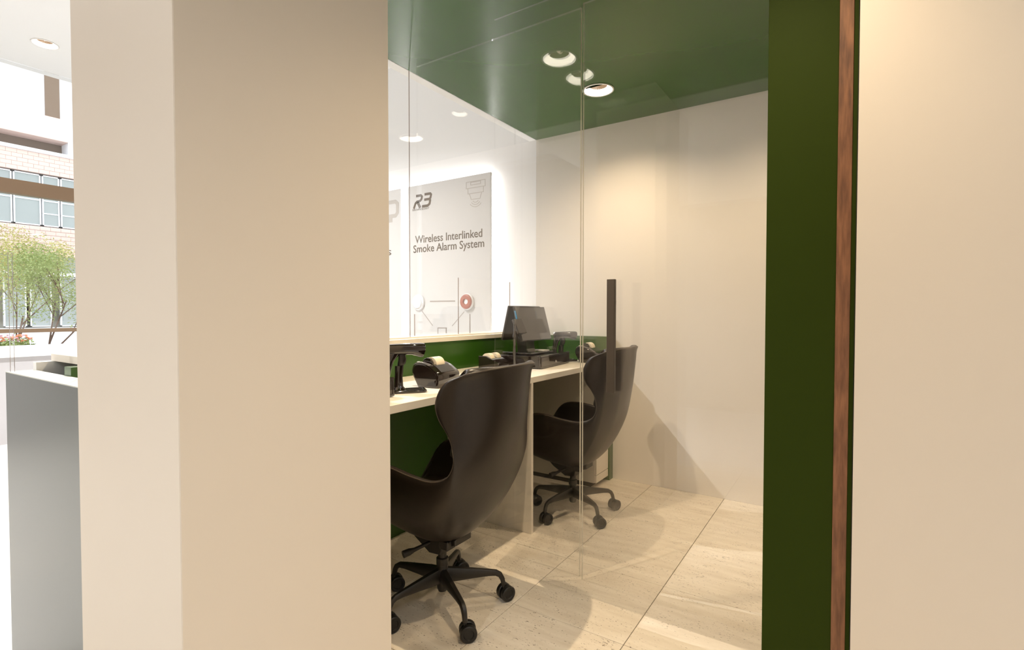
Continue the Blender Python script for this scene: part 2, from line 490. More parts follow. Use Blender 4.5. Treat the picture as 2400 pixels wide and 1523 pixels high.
# counter window: two panes between ledge and ceiling, joint next to the glass partition
def pane(bm, x0, x1, y0, y1, z0, z1, edge_axis):
    """glass sheet; slot 0 the faces and the top and bottom edges, slot 1 the two upright edges"""
    box(bm, x0, x1, y0, y1, z0, z1)
    for f in bm.faces:
        f.normal_update()
        n = f.normal
        f.material_index = 0 if abs(n['xyz'.index(edge_axis)]) > 0.9 or abs(n.z) > 0.9 else 1
    return bm

win = struct('window_1', box(BM(), XW - 0.010, XW + 0.006, 0.60, YB, 1.011, 1.018), M['laminate'])
obj('pane', pane(BM(), XW - 0.004, XW + 0.002, 0.62, 2.028, 1.018, ZC, 'x'), [M['glass'], M['glass_edge_dark']], win, norm=False)
obj('pane', pane(BM(), XW - 0.004, XW + 0.002, 2.032, YB - 0.001, 1.018, ZC, 'x'), [M['glass'], M['glass']], win, norm=False)

# hall facade: sill wall, brown frame, panes
struct('wall_sill', box(BM(), XF - 0.12, XF + 0.10, -2.6, YB, 0, 0.76), pmat('sill_grey', (0.50, 0.49, 0.51), 0.5))
struct('trim_6', box(BM(), XF - 0.14, XF + 0.14, -2.6, YB, 0.76, 0.85), M['hall_white'])
fac = struct('window_2', box(BM(), XF - 0.03, XF + 0.03, -2.6, YB, 0.97, 1.005), M['brown'])
bmf = BM(); box(bmf, XF - 0.05, XF + 0.04, -2.6, YB, 2.21, 2.335)
obj('transom', bmf, M['brown'], fac)
for y in (-1.75, 0.05, 3.25):
    obj('mullion', box(BM(), XF - 0.03, XF + 0.03, y - 0.02, y + 0.02, 0.85, ZH), M['brown'], fac)
for y0, y1 in ((-2.6, -1.77), (-1.73, 0.03), (0.07, 3.23)):
    for z0, z1 in ((1.005, 2.21), (2.335, ZH)):
        obj('pane', pane(BM(), XF - 0.004, XF + 0.004, y0, y1, z0, z1, 'x'), [M['facade_glass'], M['glass_edge']], fac, norm=False)

# ------------------------------------------------------------------ recessed downlights
def spot(x, y, z, power, col, size=138, blend=0.9, rad=0.012):
    l = bpy.data.lights.new('downlight_beam', 'SPOT')
    l.energy = power; l.color = col; l.spot_size = math.radians(size); l.spot_blend = blend; l.shadow_soft_size = rad
    o = bpy.data.objects.new('downlight_beam', l)
    o.location = (0, 0, z)
    return o

def downlight():
    t = thing('downlight', '', 'ceiling light')
    bm = BM()
    lathe(bm, [(0.0800, -0.001), (0.0905, -0.001), (0.0910, -0.004), (0.0890, -0.006), (0.0815, -0.005), (0.0800, -0.001)], 40, cap=False)
    obj('trim_ring', bm, M['trim'], t, smooth=True)
    bm = BM()
    lathe(bm, [(0.0815, -0.004), (0.0540, 0.018), (0.0520, 0.021), (0.0540, 0.024), (0.0835, 0.0)], 40, cap=False)
    obj('reflector_cone', bm, M['lamp_ring'], t, smooth=True)
    # ribbed lamp face
    bm = BM(); n = 48
    rr = [0.052, 0.040, 0.030, 0.020, 0.012]
    rings = []
    for i, r in enumerate(rr):
        rings.append([bm.verts.new((r * math.cos(2 * math.pi * k / n), r * math.sin(2 * math.pi * k / n), 0.021 + 0.003 * i + (0.003 if (k + i) % 2 else 0))) for k in range(n)])
    for a, b in zip(rings[:-1], rings[1:]):
        for k in range(n): bm.faces.new((a[k], a[(k + 1) % n], b[(k + 1) % n], b[k]))
    lamp = obj('lamp', bm, M['lamp_warm'], t)
    bm = BM(); lathe(bm, [(0.0, 0.026), (0.008, 0.028), (0.012, 0.033), (0.012, 0.038)], 16)
    obj('lamp_core', bm, M['lamp_core'], lamp, smooth=True)
    return t

DL = downlight()
def put_lamp(i, x, y, z, power, col, label, group, size=138):
    d = DL if i == 0 else dup(DL, (x, y, z), label)
    d.location = (x, y, z); d['label'] = label; d['group'] = group
    o = spot(0, 0, 0.013, power, col, size)
    COL.objects.link(o); o.parent = d
lamp_i = 0
labels = ['round recessed downlight lit in the green ceiling above the far chair',
          'round recessed downlight in the green ceiling above the nearer chair',
          'round recessed downlight in the green ceiling behind the green door frame',
          'round recessed downlight in the green ceiling just inside the opening']
for (x, y), lb, pw, bw in zip(BOOTH_LAMPS, labels, P_BOOTH, B_BOOTH):
    put_lamp(lamp_i, x, y, ZC, pw, WARM, lb, 'downlights in the green ceiling', bw); lamp_i += 1
for (x, y), pw, cl, lb in zip(CORR_FILL, P_CORR, CORR, ['round downlight in the white ceiling nearest the green door frame', 'round downlight in the white ceiling left behind the viewer', 'round downlight in the white ceiling right behind the viewer']):
    put_lamp(lamp_i, x, y, ZC, pw, cl, lb, 'downlights in the corridor ceiling'); lamp_i += 1
for (x, y), pw, lb in zip(HALL_LAMPS, P_HALL, ['round downlight in the white hall ceiling close to the glass facade', 'round downlight in the hall ceiling above the counter ledge', 'round downlight in the hall ceiling by the facade behind the viewer', 'round downlight in the hall ceiling by the ledge behind the viewer']):
    put_lamp(lamp_i, x, y, ZH, pw, NEUTRAL, lb, 'downlights in the hall ceiling'); lamp_i += 1

# ------------------------------------------------------------------ glass partition and sliding doors
part = thing('glass_partition', 'clear fixed glass partition between the two desk places, up to the ceiling', 'glass partition', (-1.45, 2.02, 0))
obj('pane', pane(BM(), -1.935, -1.319, 2.014, 2.026, ZD + 0.001, ZC - 0.001, 'y'), [M['desk_glass'], M['desk_glass']], part, world=True, norm=False)
bm = pane(BM(), -1.316, -0.979, 2.014, 2.026, 0.001, ZC - 0.001, 'y')
for f in bm.faces:
    if f.normal.x < -0.9: f.material_index = 0
obj('pane', bm, [M['door_glass'], M['glass_edge']], part, world=True, norm=False)
side = thing('glass_side_pane', 'clear fixed glass pane reaching from the bar handle to behind the green frame', 'glass partition', (-0.55, 1.998, 0))
obj('pane', pane(BM(), -0.957, -0.10, 1.992, 2.002, 0.003, ZC - 0.001, 'y'), [M['door_glass'], M['glass_edge']], side, world=True, norm=False)
door = thing('sliding_glass_door', 'clear frameless sliding glass door with a long dark vertical bar handle', 'glass door', (-0.7, 1.89, 0))
obj('pane', pane(BM(), -1.34, -0.10, 1.886, 1.894, 0.003, ZC - 0.001, 'y'), [M['door_glass'], M['door_glass']], door, world=True, norm=False)
hb = BM(); box(hb, -0.7870, -0.7555, 1.850, 1.868, 0.843, 1.278, 0.0012, 1)
hd = obj('handle', hb, M['bronze_bar'], door, world=True); ORIG[hd.name] = ORIG[door.name]
for z in (0.93, 1.19):
    b_ = BM(); box(b_, -0.779, -0.763, 1.868, 1.8862, z - 0.008, z + 0.008)
    obj('handle_post', b_, M['bronze_bar'], hd, world=True)

# glass screens on the customer ledge
for i, (y0, y1, zt, lb) in enumerate(((2.62, 3.225, 1.379, 'tall clear glass screen with dark edges on the window ledge'), (2.247, 2.781, 1.142, 'low clear glass screen with grey edges on the window ledge'), (0.49, 0.50, 1.343, 'narrow clear glass upright at the near end of the window ledge'))):
    s = thing('counter_screen', lb, 'glass screen', (-2.15 if i < 2 else -2.25, y0, 1.011 if i < 2 else 0.960), group='glass screens on the ledge')
    xx = -2.15 - 0.03 * (i == 1) if i < 2 else -2.25
    bm = BM(); pane(bm, xx - 0.004, xx + 0.004, y0, y1, 1.0115 if i < 2 else 0.9605, zt, 'x')
    obj('pane', bm, [M['glass'], M['glass_edge_dark']], s, world=True, norm=False)

# ------------------------------------------------------------------ desk, divider, cabinet
desk = thing('desk', 'long white counter desk running under the window', 'desk', (-1.6, 2.0, 0))
obj('desk_top', box(BM(), -1.945, XD, 0.62, 3.299, 0.786, ZD, 0.0012, 1), M['laminate'], desk, world=True)
obj('divider_panel', box(BM(), -1.945, XD, 2.268, 2.287, 0, 0.786, 0.001, 1), M['laminate'], desk, world=True)

cab = thing('cabinet', 'white pedestal cabinet under the far end of the desk', 'cabinet', (-1.6, 3.2, 0))
obj('body', box(BM(), -1.94, -1.400, 3.102, 3.298, 0.03, 0.785, 0.001, 1), M['laminate'], cab, world=True)
bmd = BM(); box(bmd, -1.400, -1.386, 3.104, 3.296, 0.085, 0.60, 0.001, 1)
obj('door', bmd, M['laminate'], cab, world=True)
bmd = BM(); box(bmd, -1.400, -1.386, 3.104, 3.296, 0.604, 0.782, 0.001, 1)
obj('drawer', bmd, M['laminate'], cab, world=True)
obj('bottom_rail', box(BM(), -1.400, -1.386, 3.104, 3.296, 0.032, 0.081, 0.001, 1), M['laminate'], cab, world=True)
obj('plinth', box(BM(), -1.93, -1.43, 3.11, 3.29, 0, 0.03), M['satin'], cab, world=True)

# ------------------------------------------------------------------ egg-shaped swivel chairs
def make_chair():
    t = thing('swivel_chair', '', 'office chair', group='black egg-shaped swivel chairs')
    # rows from the seat's front lip up to the top of the back: centre line (x,z), side edge (x,z), half width
    keys = [(0.285, 0.350, 0.272, 0.405, 0.165), (0.245, 0.312, 0.238, 0.500, 0.212), (0.170, 0.288, 0.170, 0.575, 0.228),
            (0.080, 0.274, 0.065, 0.590, 0.233), (-0.018, 0.271, -0.050, 0.576, 0.234), (-0.108, 0.300, -0.150, 0.572, 0.232),
            (-0.188, 0.372, -0.220, 0.600, 0.229), (-0.248, 0.478, -0.248, 0.653, 0.227), (-0.290, 0.590, -0.243, 0.705, 0.226),
            (-0.316, 0.678, -0.221, 0.748, 0.226), (-0.335, 0.758, -0.190, 0.790, 0.229), (-0.346, 0.835, -0.176, 0.835, 0.231),
            (-0.352, 0.893, -0.186, 0.878, 0.229), (-0.354, 0.936, -0.213, 0.917, 0.224), (-0.354, 0.960, -0.262, 0.939, 0.216)]
    rows = cr(keys, 57); nc = 41
    def surf(row, f):
        cx, cz, ex, ez, w = row
        a = f * math.pi / 2; k = 1 - math.cos(a)
        return Vector((cx + (ex - cx) * k, w * math.copysign(abs(math.sin(a)) ** 0.98, a), cz + (ez - cz) * k))
    fs = [-1 + 2 * j / (nc - 1) for j in range(nc)]
    O = [[surf(r, f) for f in fs] for r in rows]
    nr = len(rows); TH = 0.026
    I = []
    for i in range(nr):
        line = []
        for j in range(nc):
            du = O[min(i + 1, nr - 1)][j] - O[max(i - 1, 0)][j]
            dv = O[i][min(j + 1, nc - 1)] - O[i][max(j - 1, 0)]
            n = du.cross(dv).normalized()
            tgt = Vector((0.05, 0, 0.62)) - O[i][j]
            if n.dot(tgt) < 0: n = -n
            line.append(O[i][j] + n * TH)
        I.append(line)
    bm = BM()
    vo = [[bm.verts.new(p) for p in l] for l in O]; vi = [[bm.verts.new(p) for p in l] for l in I]
    for i in range(nr - 1):
        for j in range(nc - 1):
            bm.faces.new((vo[i][j], vo[i + 1][j], vo[i + 1][j + 1], vo[i][j + 1]))
            bm.faces.new((vi[i][j], vi[i][j + 1], vi[i + 1][j + 1], vi[i + 1][j]))
    ridx = [(i, 0) for i in range(nr)] + [(nr - 1, j) for j in range(1, nc - 1)] + [(i, nc - 1) for i in range(nr - 1, -1, -1)] + [(0, j) for j in range(nc - 2, 0, -1)]
    def outw(i, j):
        d = Vector()
        if j == 0: d += O[i][0] - O[i][1]
        if j == nc - 1: d += O[i][nc - 1] - O[i][nc - 2]
        if i == 0: d += O[0][j] - O[1][j]
        if i == nr - 1: d += O[nr - 1][j] - O[nr - 2][j]
        return d.normalized()
    rloops = [[vo[i][j] for i, j in ridx]]
    for f, b in ((0.15, 0.20), (0.5, 0.34), (0.85, 0.20)):
        rloops.append([bm.verts.new(O[i][j].lerp(I[i][j], f) + outw(i, j) * TH * b) for i, j in ridx])
    rloops.append([vi[i][j] for i, j in ridx])
    for A, B in zip(rloops[:-1], rloops[1:]):
        for k in range(len(ridx)):
            k2 = (k + 1) % len(ridx)
            bm.faces.new((A[k], A[k2], B[k2], B[k]))
    obj('shell', bm, M['leather'], t, smooth=True)
    # piping seam along the outer rim
    loop = [O[i][0] for i in range(nr)] + O[nr - 1][1:-1] + [O[i][nc - 1] for i in range(nr - 1, -1, -1)] + list(reversed(O[0][1:-1]))
    loopi = [I[i][0] for i in range(nr)] + I[nr - 1][1:-1] + [I[i][nc - 1] for i in range(nr - 1, -1, -1)] + list(reversed(I[0][1:-1]))
    lp = [a * 0.86 + b * 0.14 + outw(*q) * TH * 0.16 for (a, b), q in zip(zip(loop, loopi), ridx)]
    c = sum(lp, Vector()) / len(lp)
    bm = tube(BM(), lp, 0.0028, 8, closed=True)
    obj('piping', bm, M['piping'], t, smooth=True)
    # seat cushion
    bm = BM(); n = 40
    def ring(sx, sy, z, cx=0.01, e=0.62):
        return [bm.verts.new((cx + sx * math.copysign(abs(math.cos(2 * math.pi * k / n)) ** e, math.cos(2 * math.pi * k / n)), sy * math.copysign(abs(math.sin(2 * math.pi * k / n)) ** e, math.sin(2 * math.pi * k / n)), z)) for k in range(n)]
    prof = [(0.13, 0.10, 0.345), (0.19, 0.135, 0.375), (0.215, 0.165, 0.405), (0.220, 0.172, 0.425), (0.205, 0.160, 0.445), (0.13, 0.10, 0.455)]
    R_ = [ring(*p) for p in prof]
    for a, b in zip(R_[:-1], R_[1:]):
        for k in range(n): bm.faces.new((a[k], a[(k + 1) % n], b[(k + 1) % n], b[k]))
    bm.faces.new(list(reversed(R_[0]))); bm.faces.new(R_[-1])
    obj('seat_cushion', bm, M['leather'], t, smooth=True)
    # tilt mechanism under the shell
    bm = BM()
    prism(bm, [(0.130, 0.284), (-0.105, 0.300), (-0.105, 0.276), (-0.040, 0.256), (-0.030, 0.222), (0.030, 0.218), (0.105, 0.262)], 'y', -0.046, 0.046, 0.004, 1)
    box(bm, -0.088, -0.044, -0.072, -0.047, 0.262, 0.296, 0.003, 1)
    box(bm, -0.088, -0.044, 0.047, 0.072, 0.262, 0.296, 0.003, 1)
    obj('tilt_mechanism', bm, M['black_metal'], t)
    bm = tube(BM(), [(0.02, 0.03, 0.262), (0.040, 0.080, 0.252), (0.050, 0.105, 0.247), (0.058, 0.122, 0.244), (0.068, 0.145, 0.240)], [0.007, 0.007, 0.008, 0.013, 0.014], 14)
    obj('lever', bm, M['black_metal'], t, smooth=False, auto=40)
    bm = tube(BM(), [(0.02, -0.03, 0.262), (0.04, -0.095, 0.256), (0.046, -0.115, 0.254), (0.052, -0.135, 0.252)], [0.006, 0.006, 0.011, 0.012], 14)
    obj('lever', bm, M['black_metal'], t, auto=40)
    bm = lathe(BM(), [(0.0165, 0.06), (0.0165, 0.222)], 24)
    obj('gas_lift', bm, M['black_metal'], t, auto=40)
    bm = lathe(BM(), [(0.019, 0.066), (0.0205, 0.070), (0.0225, 0.10), (0.0225, 0.150), (0.0200, 0.156), (0.0200, 0.162), (0.0235, 0.164), (0.0235, 0.190), (0.0195, 0.193)], 28)
    obj('hub', bm, M['black_metal'], t, auto=40)
    # five legs with twin-wheel casters
    sec = [(0.012, 0.122, 0.028, 0.0165), (0.055, 0.121, 0.0255, 0.0160), (0.120, 0.119, 0.0185, 0.0135), (0.180, 0.1165, 0.0125, 0.0112),
           (0.212, 0.1130, 0.0105, 0.0100), (0.228, 0.1040, 0.0098, 0.0096), (0.237, 0.0880, 0.0092, 0.0092), (0.243, 0.0640, 0.0086, 0.0086)]
    for k in range(5):
        a = math.radians(6 + 72 * k)
        R = Matrix.Rotation(a, 4, 'Z')
        bm = BM(); rings = []
        for i, (r, z, hh, hw) in enumerate(sec):
            p = Vector((r, 0, z))
            nx = Vector((sec[min(i + 1, 7)][0], 0, sec[min(i + 1, 7)][1])); pv = Vector((sec[max(i - 1, 0)][0], 0, sec[max(i - 1, 0)][1]))
            tg = (nx - pv).normalized(); nm = Vector((-tg.z, 0, tg.x))
            q = []
            for cy, cz in ((-0.55, -1), (0.55, -1), (1, -0.5), (1, 0.5), (0.55, 1), (-0.55, 1), (-1, 0.5), (-1, -0.5)):
                q.append(bm.verts.new(R @ (p + Vector((0, cy * hw, 0)) + nm * cz * hh)))
            rings.append(q)
        for A, B in zip(rings[:-1], rings[1:]):
            for j in range(8): bm.faces.new((A[j], A[(j + 1) % 8], B[(j + 1) % 8], B[j]))
        bm.faces.new(rings[0]); bm.faces.new(rings[-1])
        lg = obj('leg', bm, M['black_metal'], t, auto=45)
        ax = Matrix.Rotation(math.radians(150 + 14 * math.sin(k * 2.3)), 4, 'Z') @ Vector((1, 0, 0))
        side = Vector((-ax.y, ax.x, 0))
        wc = R @ Vector((0.243, 0, 0)) + side * 0.010 + Vector((0, 0, 0.030))
        bm = BM()
        for s in (-1, 1):
            prof = [(0.0, 0.008), (0.017, 0.008), (0.019, 0.0115), (0.0265, 0.0125), (0.0300, 0.010), (0.0300, -0.005), (0.027, -0.008), (0.0, -0.008)]
            bw = BM(); lathe(bw, prof, 28, cap=False)
            bmesh.ops.transform(bw, matrix=Matrix.Translation(wc + ax * s * 0.0135) @ ax.to_track_quat('Z', 'Y').to_matrix().to_4x4() @ Matrix.Diagonal((1, 1, s, 1)), verts=bw.verts)
            me = bpy.data.meshes.new('tmp'); bw.to_mesh(me); bw.free(); bm.from_mesh(me); bpy.data.meshes.remove(me)
        wheels = obj('caster', bm, M['rubber'], lg, auto=40)
        top = R @ Vector((0.243, 0, 0.066))
        bm = tube(BM(), [top, top - Vector((0, 0, 0.012)), wc + Vector((0, 0, 0.008)) - side * 0.004, wc], [0.0055, 0.0055, 0.007, 0.006], 10)
        obj('caster_stem', bm, M['black_metal'], lg, smooth=True)
    return t

chair = make_chair()
chair.location = (-1.332, 1.521, 0); chair.rotation_euler = (0, 0, math.pi)
chair['label'] = 'black leather egg-shaped swivel chair nearest the viewer, beside the beige pillar'
dup(chair, (-1.333, 2.656, 0), 'black leather egg-shaped swivel chair behind the glass, by the back wall', math.pi)

# ------------------------------------------------------------------ things on the desk
def handheld_scanner():
    """local: points along +x, base loop on z=0"""
    t = thing('barcode_scanner', '', 'scanner', group='barcode scanners on desk stands')
    # flat loop base
    pts = []
    def rr(hx, hy, r, n=6):
        out = []
        for sx, sy, a0 in ((1, 1, 0), (-1, 1, 90), (-1, -1, 180), (1, -1, 270)):
            for k in range(n + 1):
                a = math.radians(a0 + 90 * k / n)
                out.append((sx * (hx - r) + r * math.cos(a), sy * (hy - r) + r * math.sin(a)))
        return out
    bm = BM()
    loop = [Vector((p[0] + 0.005, p[1], 0.006)) for p in rr(0.070, 0.040, 0.018)]
    tube(bm, loop, 0.006, 10, closed=True)
    obj('stand_base', bm, M['gloss'], t, smooth=True)
    # stand column flaring out of the base
    bm = BM()
    g = [(-0.030, 0.003, 0.044, 0.036), (-0.032, 0.012, 0.030, 0.028), (-0.034, 0.026, 0.019, 0.020), (-0.034, 0.060, 0.0165, 0.018), (-0.032, 0.100, 0.0175, 0.019), (-0.031, 0.112, 0.018, 0.0195)]
    def loft(bm, g, n=20, e=0.7):
        rings = []
        for x, z, hx, hy in g:
            rings.append([bm.verts.new((x + hx * math.copysign(abs(math.cos(a)) ** e, math.cos(a)), hy * math.copysign(abs(math.sin(a)) ** e, math.sin(a)), z)) for a in [2 * math.pi * k / n for k in range(n)]])
        for A, B in zip(rings[:-1], rings[1:]):
            for j in range(n): bm.faces.new((A[j], A[(j + 1) % n], B[(j + 1) % n], B[j]))
        bm.faces.new(rings[0]); bm.faces.new(rings[-1])
        return bm
    obj('stand_column', loft(bm, g), M['gloss'], t, auto=45)
    bm = BM(); loft(bm, [(-0.026, 0.112, 0.012, 0.014), (-0.022, 0.120, 0.016, 0.017), (-0.018, 0.138, 0.017, 0.018), (-0.020, 0.158, 0.014, 0.016)])
    obj('knuckle', bm, M['satin'], t, auto=45)
    # handle dropping from the rear of the head
    bm = BM(); loft(bm, [(-0.086, 0.052, 0.011, 0.015), (-0.084, 0.064, 0.014, 0.018), (-0.078, 0.100, 0.015, 0.019), (-0.070, 0.132, 0.017, 0.020), (-0.060, 0.152, 0.024, 0.022), (-0.052, 0.170, 0.028, 0.022)])
    obj('grip', bm, M['gloss'], t, auto=45)
    # head: rounded body growing towards the reading window
    bm = BM()
    hsec = [(-0.084, 0.178, 0.014, 0.016), (-0.079, 0.179, 0.023, 0.023), (-0.030, 0.181, 0.029, 0.023), (0.020, 0.181, 0.036, 0.024), (0.062, 0.176, 0.042, 0.030), (0.072, 0.175, 0.041, 0.029)]
    rings = []
    for x, z, hy, hz in hsec:
        ring = []
        for k in range(24):
            a = 2 * math.pi * k / 24; c, s = math.cos(a), math.sin(a)
            e = 0.45 if s > 0 else 0.75
            ring.append(bm.verts.new((x - 0.010 * (s < 0) * -s * (x > 0.03), hy * math.copysign(abs(c) ** 0.55, c), z + hz * math.copysign(abs(s) ** e, s))))
        rings.append(ring)
    for A, B in zip(rings[:-1], rings[1:]):
        for j in range(24): bm.faces.new((A[j], A[(j + 1) % 24], B[(j + 1) % 24], B[j]))
    bm.faces.new(rings[0]); bm.faces.new(rings[-1])
    head = obj('head', bm, M['gloss'], t, auto=40)
    bm = BM()
    ring = []; ring2 = []
    for k in range(24):
        a = 2 * math.pi * k / 24; c, s = math.cos(a), math.sin(a); e = 0.45 if s > 0 else 0.75
        for lst, xx, f in ((ring, 0.0725, 0.88), (ring2, 0.0745, 0.80)):
            lst.append(bm.verts.new((xx - 0.010 * (s < 0) * -s, f * 0.040 * math.copysign(abs(c) ** 0.55, c), 0.175 + f * 0.029 * math.copysign(abs(s) ** e, s))))
    for j in range(24): bm.faces.new((ring[j], ring[(j + 1) % 24], ring2[(j + 1) % 24], ring2[j]))
    bm.faces.new(ring2); bm.faces.new(ring)
    obj('reading_window', bm, M['screen'], head, auto=40)
    return t

scn = handheld_scanner()
scn.location = (-1.560, 1.560, ZD); scn.rotation_euler = (0, 0, math.radians(52))
scn['label'] = 'glossy dark barcode scanner on a stand beside the beige pillar'
dup(scn, (-1.650, 3.165, ZD), 'glossy black barcode scanner on a stand at the far end of the desk', math.radians(52))

def receipt_printer():
    """local: +x front, side profile in x-z, width along y; origin at base centre"""
    t = thing('receipt_printer', '', 'printer', group='rounded receipt printers on the desk')
    prof = [(-0.056, 0.0), (-0.088, 0.058), (-0.086, 0.090), (-0.070, 0.106), (-0.034, 0.108), (0.004, 0.098), (0.034, 0.080), (0.056, 0.062), (0.060, 0.040), (0.056, 0.0)]
    P = [p[:2] for p in cr([(a, b) for a, b in prof], 37)]
    P = [(x, max(z, 0.0)) for x, z in P]
    bm = prism(BM(), P, 'y', -0.080, 0.080, 0.004, 2)
    body = obj('body', bm, M['gloss'], t, auto=35)
    # side cheeks: raised plates
    for s in (-1, 1):
        q = [(x * 0.86 - 0.002, 0.008 + z * 0.86) for x, z in P]
        bm = prism(BM(), q, 'y', s * 0.0805, s * 0.0835, 0.001, 1)
        obj('side_panel', bm, M['gloss'], t, auto=35)
    # silver indicator strip over the near rim, lid, paper roll
    bm = BM()
    top = [p for p in P if p[1] > 0.085]
    tp = [(-0.082, 0.100), (-0.068, 0.110), (-0.036, 0.1115), (0.002, 0.1015)]
    tb = [(x, z - 0.006) for x, z in reversed(tp)]
    prism(bm, tp + tb, 'y', -0.079, -0.056)
    strip = obj('indicator_strip', bm, M['silver'], t, auto=35)
    for k in range(5):
        x = -0.066 + 0.013 * k
        obj('indicator', box(BM(), x, x + 0.008, -0.074, -0.062, 0.108 - 0.00012 * k * k * 5, 0.1135 - 0.00025 * k * k * 5), M['white'] if k < 4 else M['satin'], strip)
    bm = BM()
    lathe(bm, [(0.008, -0.030), (0.034, -0.030), (0.034, 0.030), (0.008, 0.030)], 32)
    bmesh.ops.transform(bm, matrix=Matrix.Translation((-0.022, 0.0, 0.098)) @ Matrix.Rotation(math.pi / 2, 4, 'X'), verts=bm.verts)
    obj('paper_roll', bm, M['paper'], t, auto=35)
    for s in (-1, 1):
        bm = BM()
        prism(bm, [(-0.062, 0.100), (-0.052, 0.122), (-0.034, 0.130), (-0.014, 0.126), (-0.002, 0.110), (0.0, 0.098)], 'y', s * 0.034, s * 0.046, 0.002, 1)
        obj('roll_cheek', bm, M['gloss'], t, auto=35)
    bm = BM()
    lp = [(0.006, 0.1015), (0.030, 0.0865), (0.052, 0.069), (0.049, 0.065), (0.028, 0.082), (0.004, 0.097)]
    prism(bm, lp, 'y', -0.050, 0.055, 0.001, 1)
    obj('lid', bm, M['screen'], t, auto=35)
    return t

prn = receipt_printer()
prn.location = (-1.572, 1.775, ZD); prn.rotation_euler = (0, 0, math.radians(4))
prn['label'] = 'glossy rounded receipt printer with paper roll, left of the nearer chair'
dup(prn, (-1.468, 3.205, ZD), 'rounded receipt printer half hidden behind the far chair', math.radians(4))

def cash_drawer():
    """local: front faces +x at x=0, width along y, depth to -x"""
    t = thing('cash_drawer', '', 'cash drawer', group='black cash drawers')
    obj('body', box(BM(), -0.335, -0.012, -0.226, 0.226, 0.004, 0.076, 0.003, 2), M['gloss'], t)
    fr = obj('drawer_front', box(BM(), -0.012, 0.004, -0.232, 0.232, 0.003, 0.078, 0.003, 2), M['gloss'], t)
    bm = BM()
    for z in (0.012, 0.068): box(bm, 0.004, 0.0055, -0.220, 0.220, z - 0.0012, z + 0.0012)
    for y in (-0.220, 0.220): box(bm, 0.004, 0.0055, y - 0.0012, y + 0.0012, 0.0132, 0.0668)
    obj('bead', bm, M['satin'], fr)
    bm = lathe(BM(), [(0.0, 0.004), (0.006, 0.004), (0.008, 0.0)], 20)
    bmesh.ops.transform(bm, matrix=Matrix.Translation((0.004, 0.0, 0.030)) @ Matrix.Rotation(math.pi / 2, 4, 'Y'), verts=bm.verts)
    obj('lock', bm, M['silver'], fr, auto=40)
    for x in (-0.30, -0.03):
        for y in (-0.19, 0.19): obj('foot', lathe(BM(), [(0.012, 0.0), (0.012, 0.0045)], 12, (x, y, 0)), M['rubber'], t)
    return t

drw = cash_drawer()
drw.location = (-1.5485, 2.8385, ZD); drw.rotation_euler = (0, 0, math.radians(5.8))
drw['label'] = 'black cash drawer under the till screens on the desk'
dup(drw, (-1.507, 1.213, ZD), 'end of a black cash drawer showing beside the beige pillar', math.radians(2))

# till with two screens in an A shape, standing on the cash drawer
till = thing('pos_terminal', 'dark till with two back-to-back tilted screens on the cash drawer', 'till', (-1.735, 2.80, ZD + 0.076))
def screen_part(name, b, tp, y0, y1, th, out):
    """b,tp: (x,z) at bottom/top edge of the display face; out: +1 face looks to +x"""
    up = Vector((tp[0] - b[0], 0, tp[1] - b[1])); n = Vector((up.z, 0, -up.x)).normalized() * out
    c = Vector(((b[0] + tp[0]) / 2, (y0 + y1) / 2, (b[1] + tp[1]) / 2)) - n * th / 2
    bm = obox(BM(), c, n, (0, 1, 0), up, th / 2, (y1 - y0) / 2, up.length / 2, 0.003, 2)
    o = obj(name, bm, M['satin'], till, world=True)
    ORIG[o.name] = ORIG[till.name]
    bm = obox(BM(), c + n * (th / 2 + 0.0006), n, (0, 1, 0), up, 0.0008, (y1 - y0) / 2 - 0.005, up.length / 2 - 0.005)
    obj('display', bm, M['screen'], o, world=True)
    return o
s1 = screen_part('staff_screen', (-1.656, 0.977), (-1.714, 1.188), 2.62, 2.985, 0.014, 1)
s2 = screen_part('customer_screen', (-1.812, 0.983), (-1.761, 1.194), 2.62, 2.99, 0.014, -1)
bm = BM(); obox(bm, (-1.701, 2.6185, 1.135), (-0.265, 0, 0.964), (0, 1, 0), (0.964, 0, 0.265), 0.028, 0.0012, 0.005)
obj('power_button', bm, pmat('button_blue', (0.03, 0.22, 0.42), 0.3), s1, world=True)
bm = BM()
prism(bm, [(-1.765, 0.900), (-1.690, 0.900), (-1.700, 0.955), (-1.690, 1.010), (-1.725, 1.060), (-1.760, 1.060), (-1.785, 1.010), (-1.770, 0.955)], 'y', 2.735, 2.835, 0.004, 1)
obj('neck', bm, M['satin'], till, world=True, auto=40)
bm = BM(); box(bm, -1.83, -1.615, 2.655, 2.935, ZD + 0.0765, ZD + 0.090, 0.005, 2)
obj('base_plate', bm, M['gloss'], till, world=True)
bm = BM(); obox(bm, (-1.672, 2.612, 1.068), (0.905, 0, 0.425), (0, 1, 0), (-0.425, 0, 0.905), 0.009, 0.045, 0.046, 0.002, 1)
obj('card_reader', bm, M['gloss'], till, world=True)
bm = tube(BM(), [(-1.685, 2.615, 1.035), (-1.700, 2.66, 1.000), (-1.720, 2.75, 0.985)], 0.009, 10)
obj('reader_arm', bm, M['satin'], till, world=True, smooth=True)

pad = thing('note_pad', 'white sheet of paper lying on the till base below the screens', 'paper', (-1.69, 2.86, ZD + 0.090))
bm = BM(); box(bm, -1.735, -1.640, 2.84, 2.925, ZD + 0.0905, ZD + 0.0935)
obj('sheet', bm, M['white'], pad, world=True)

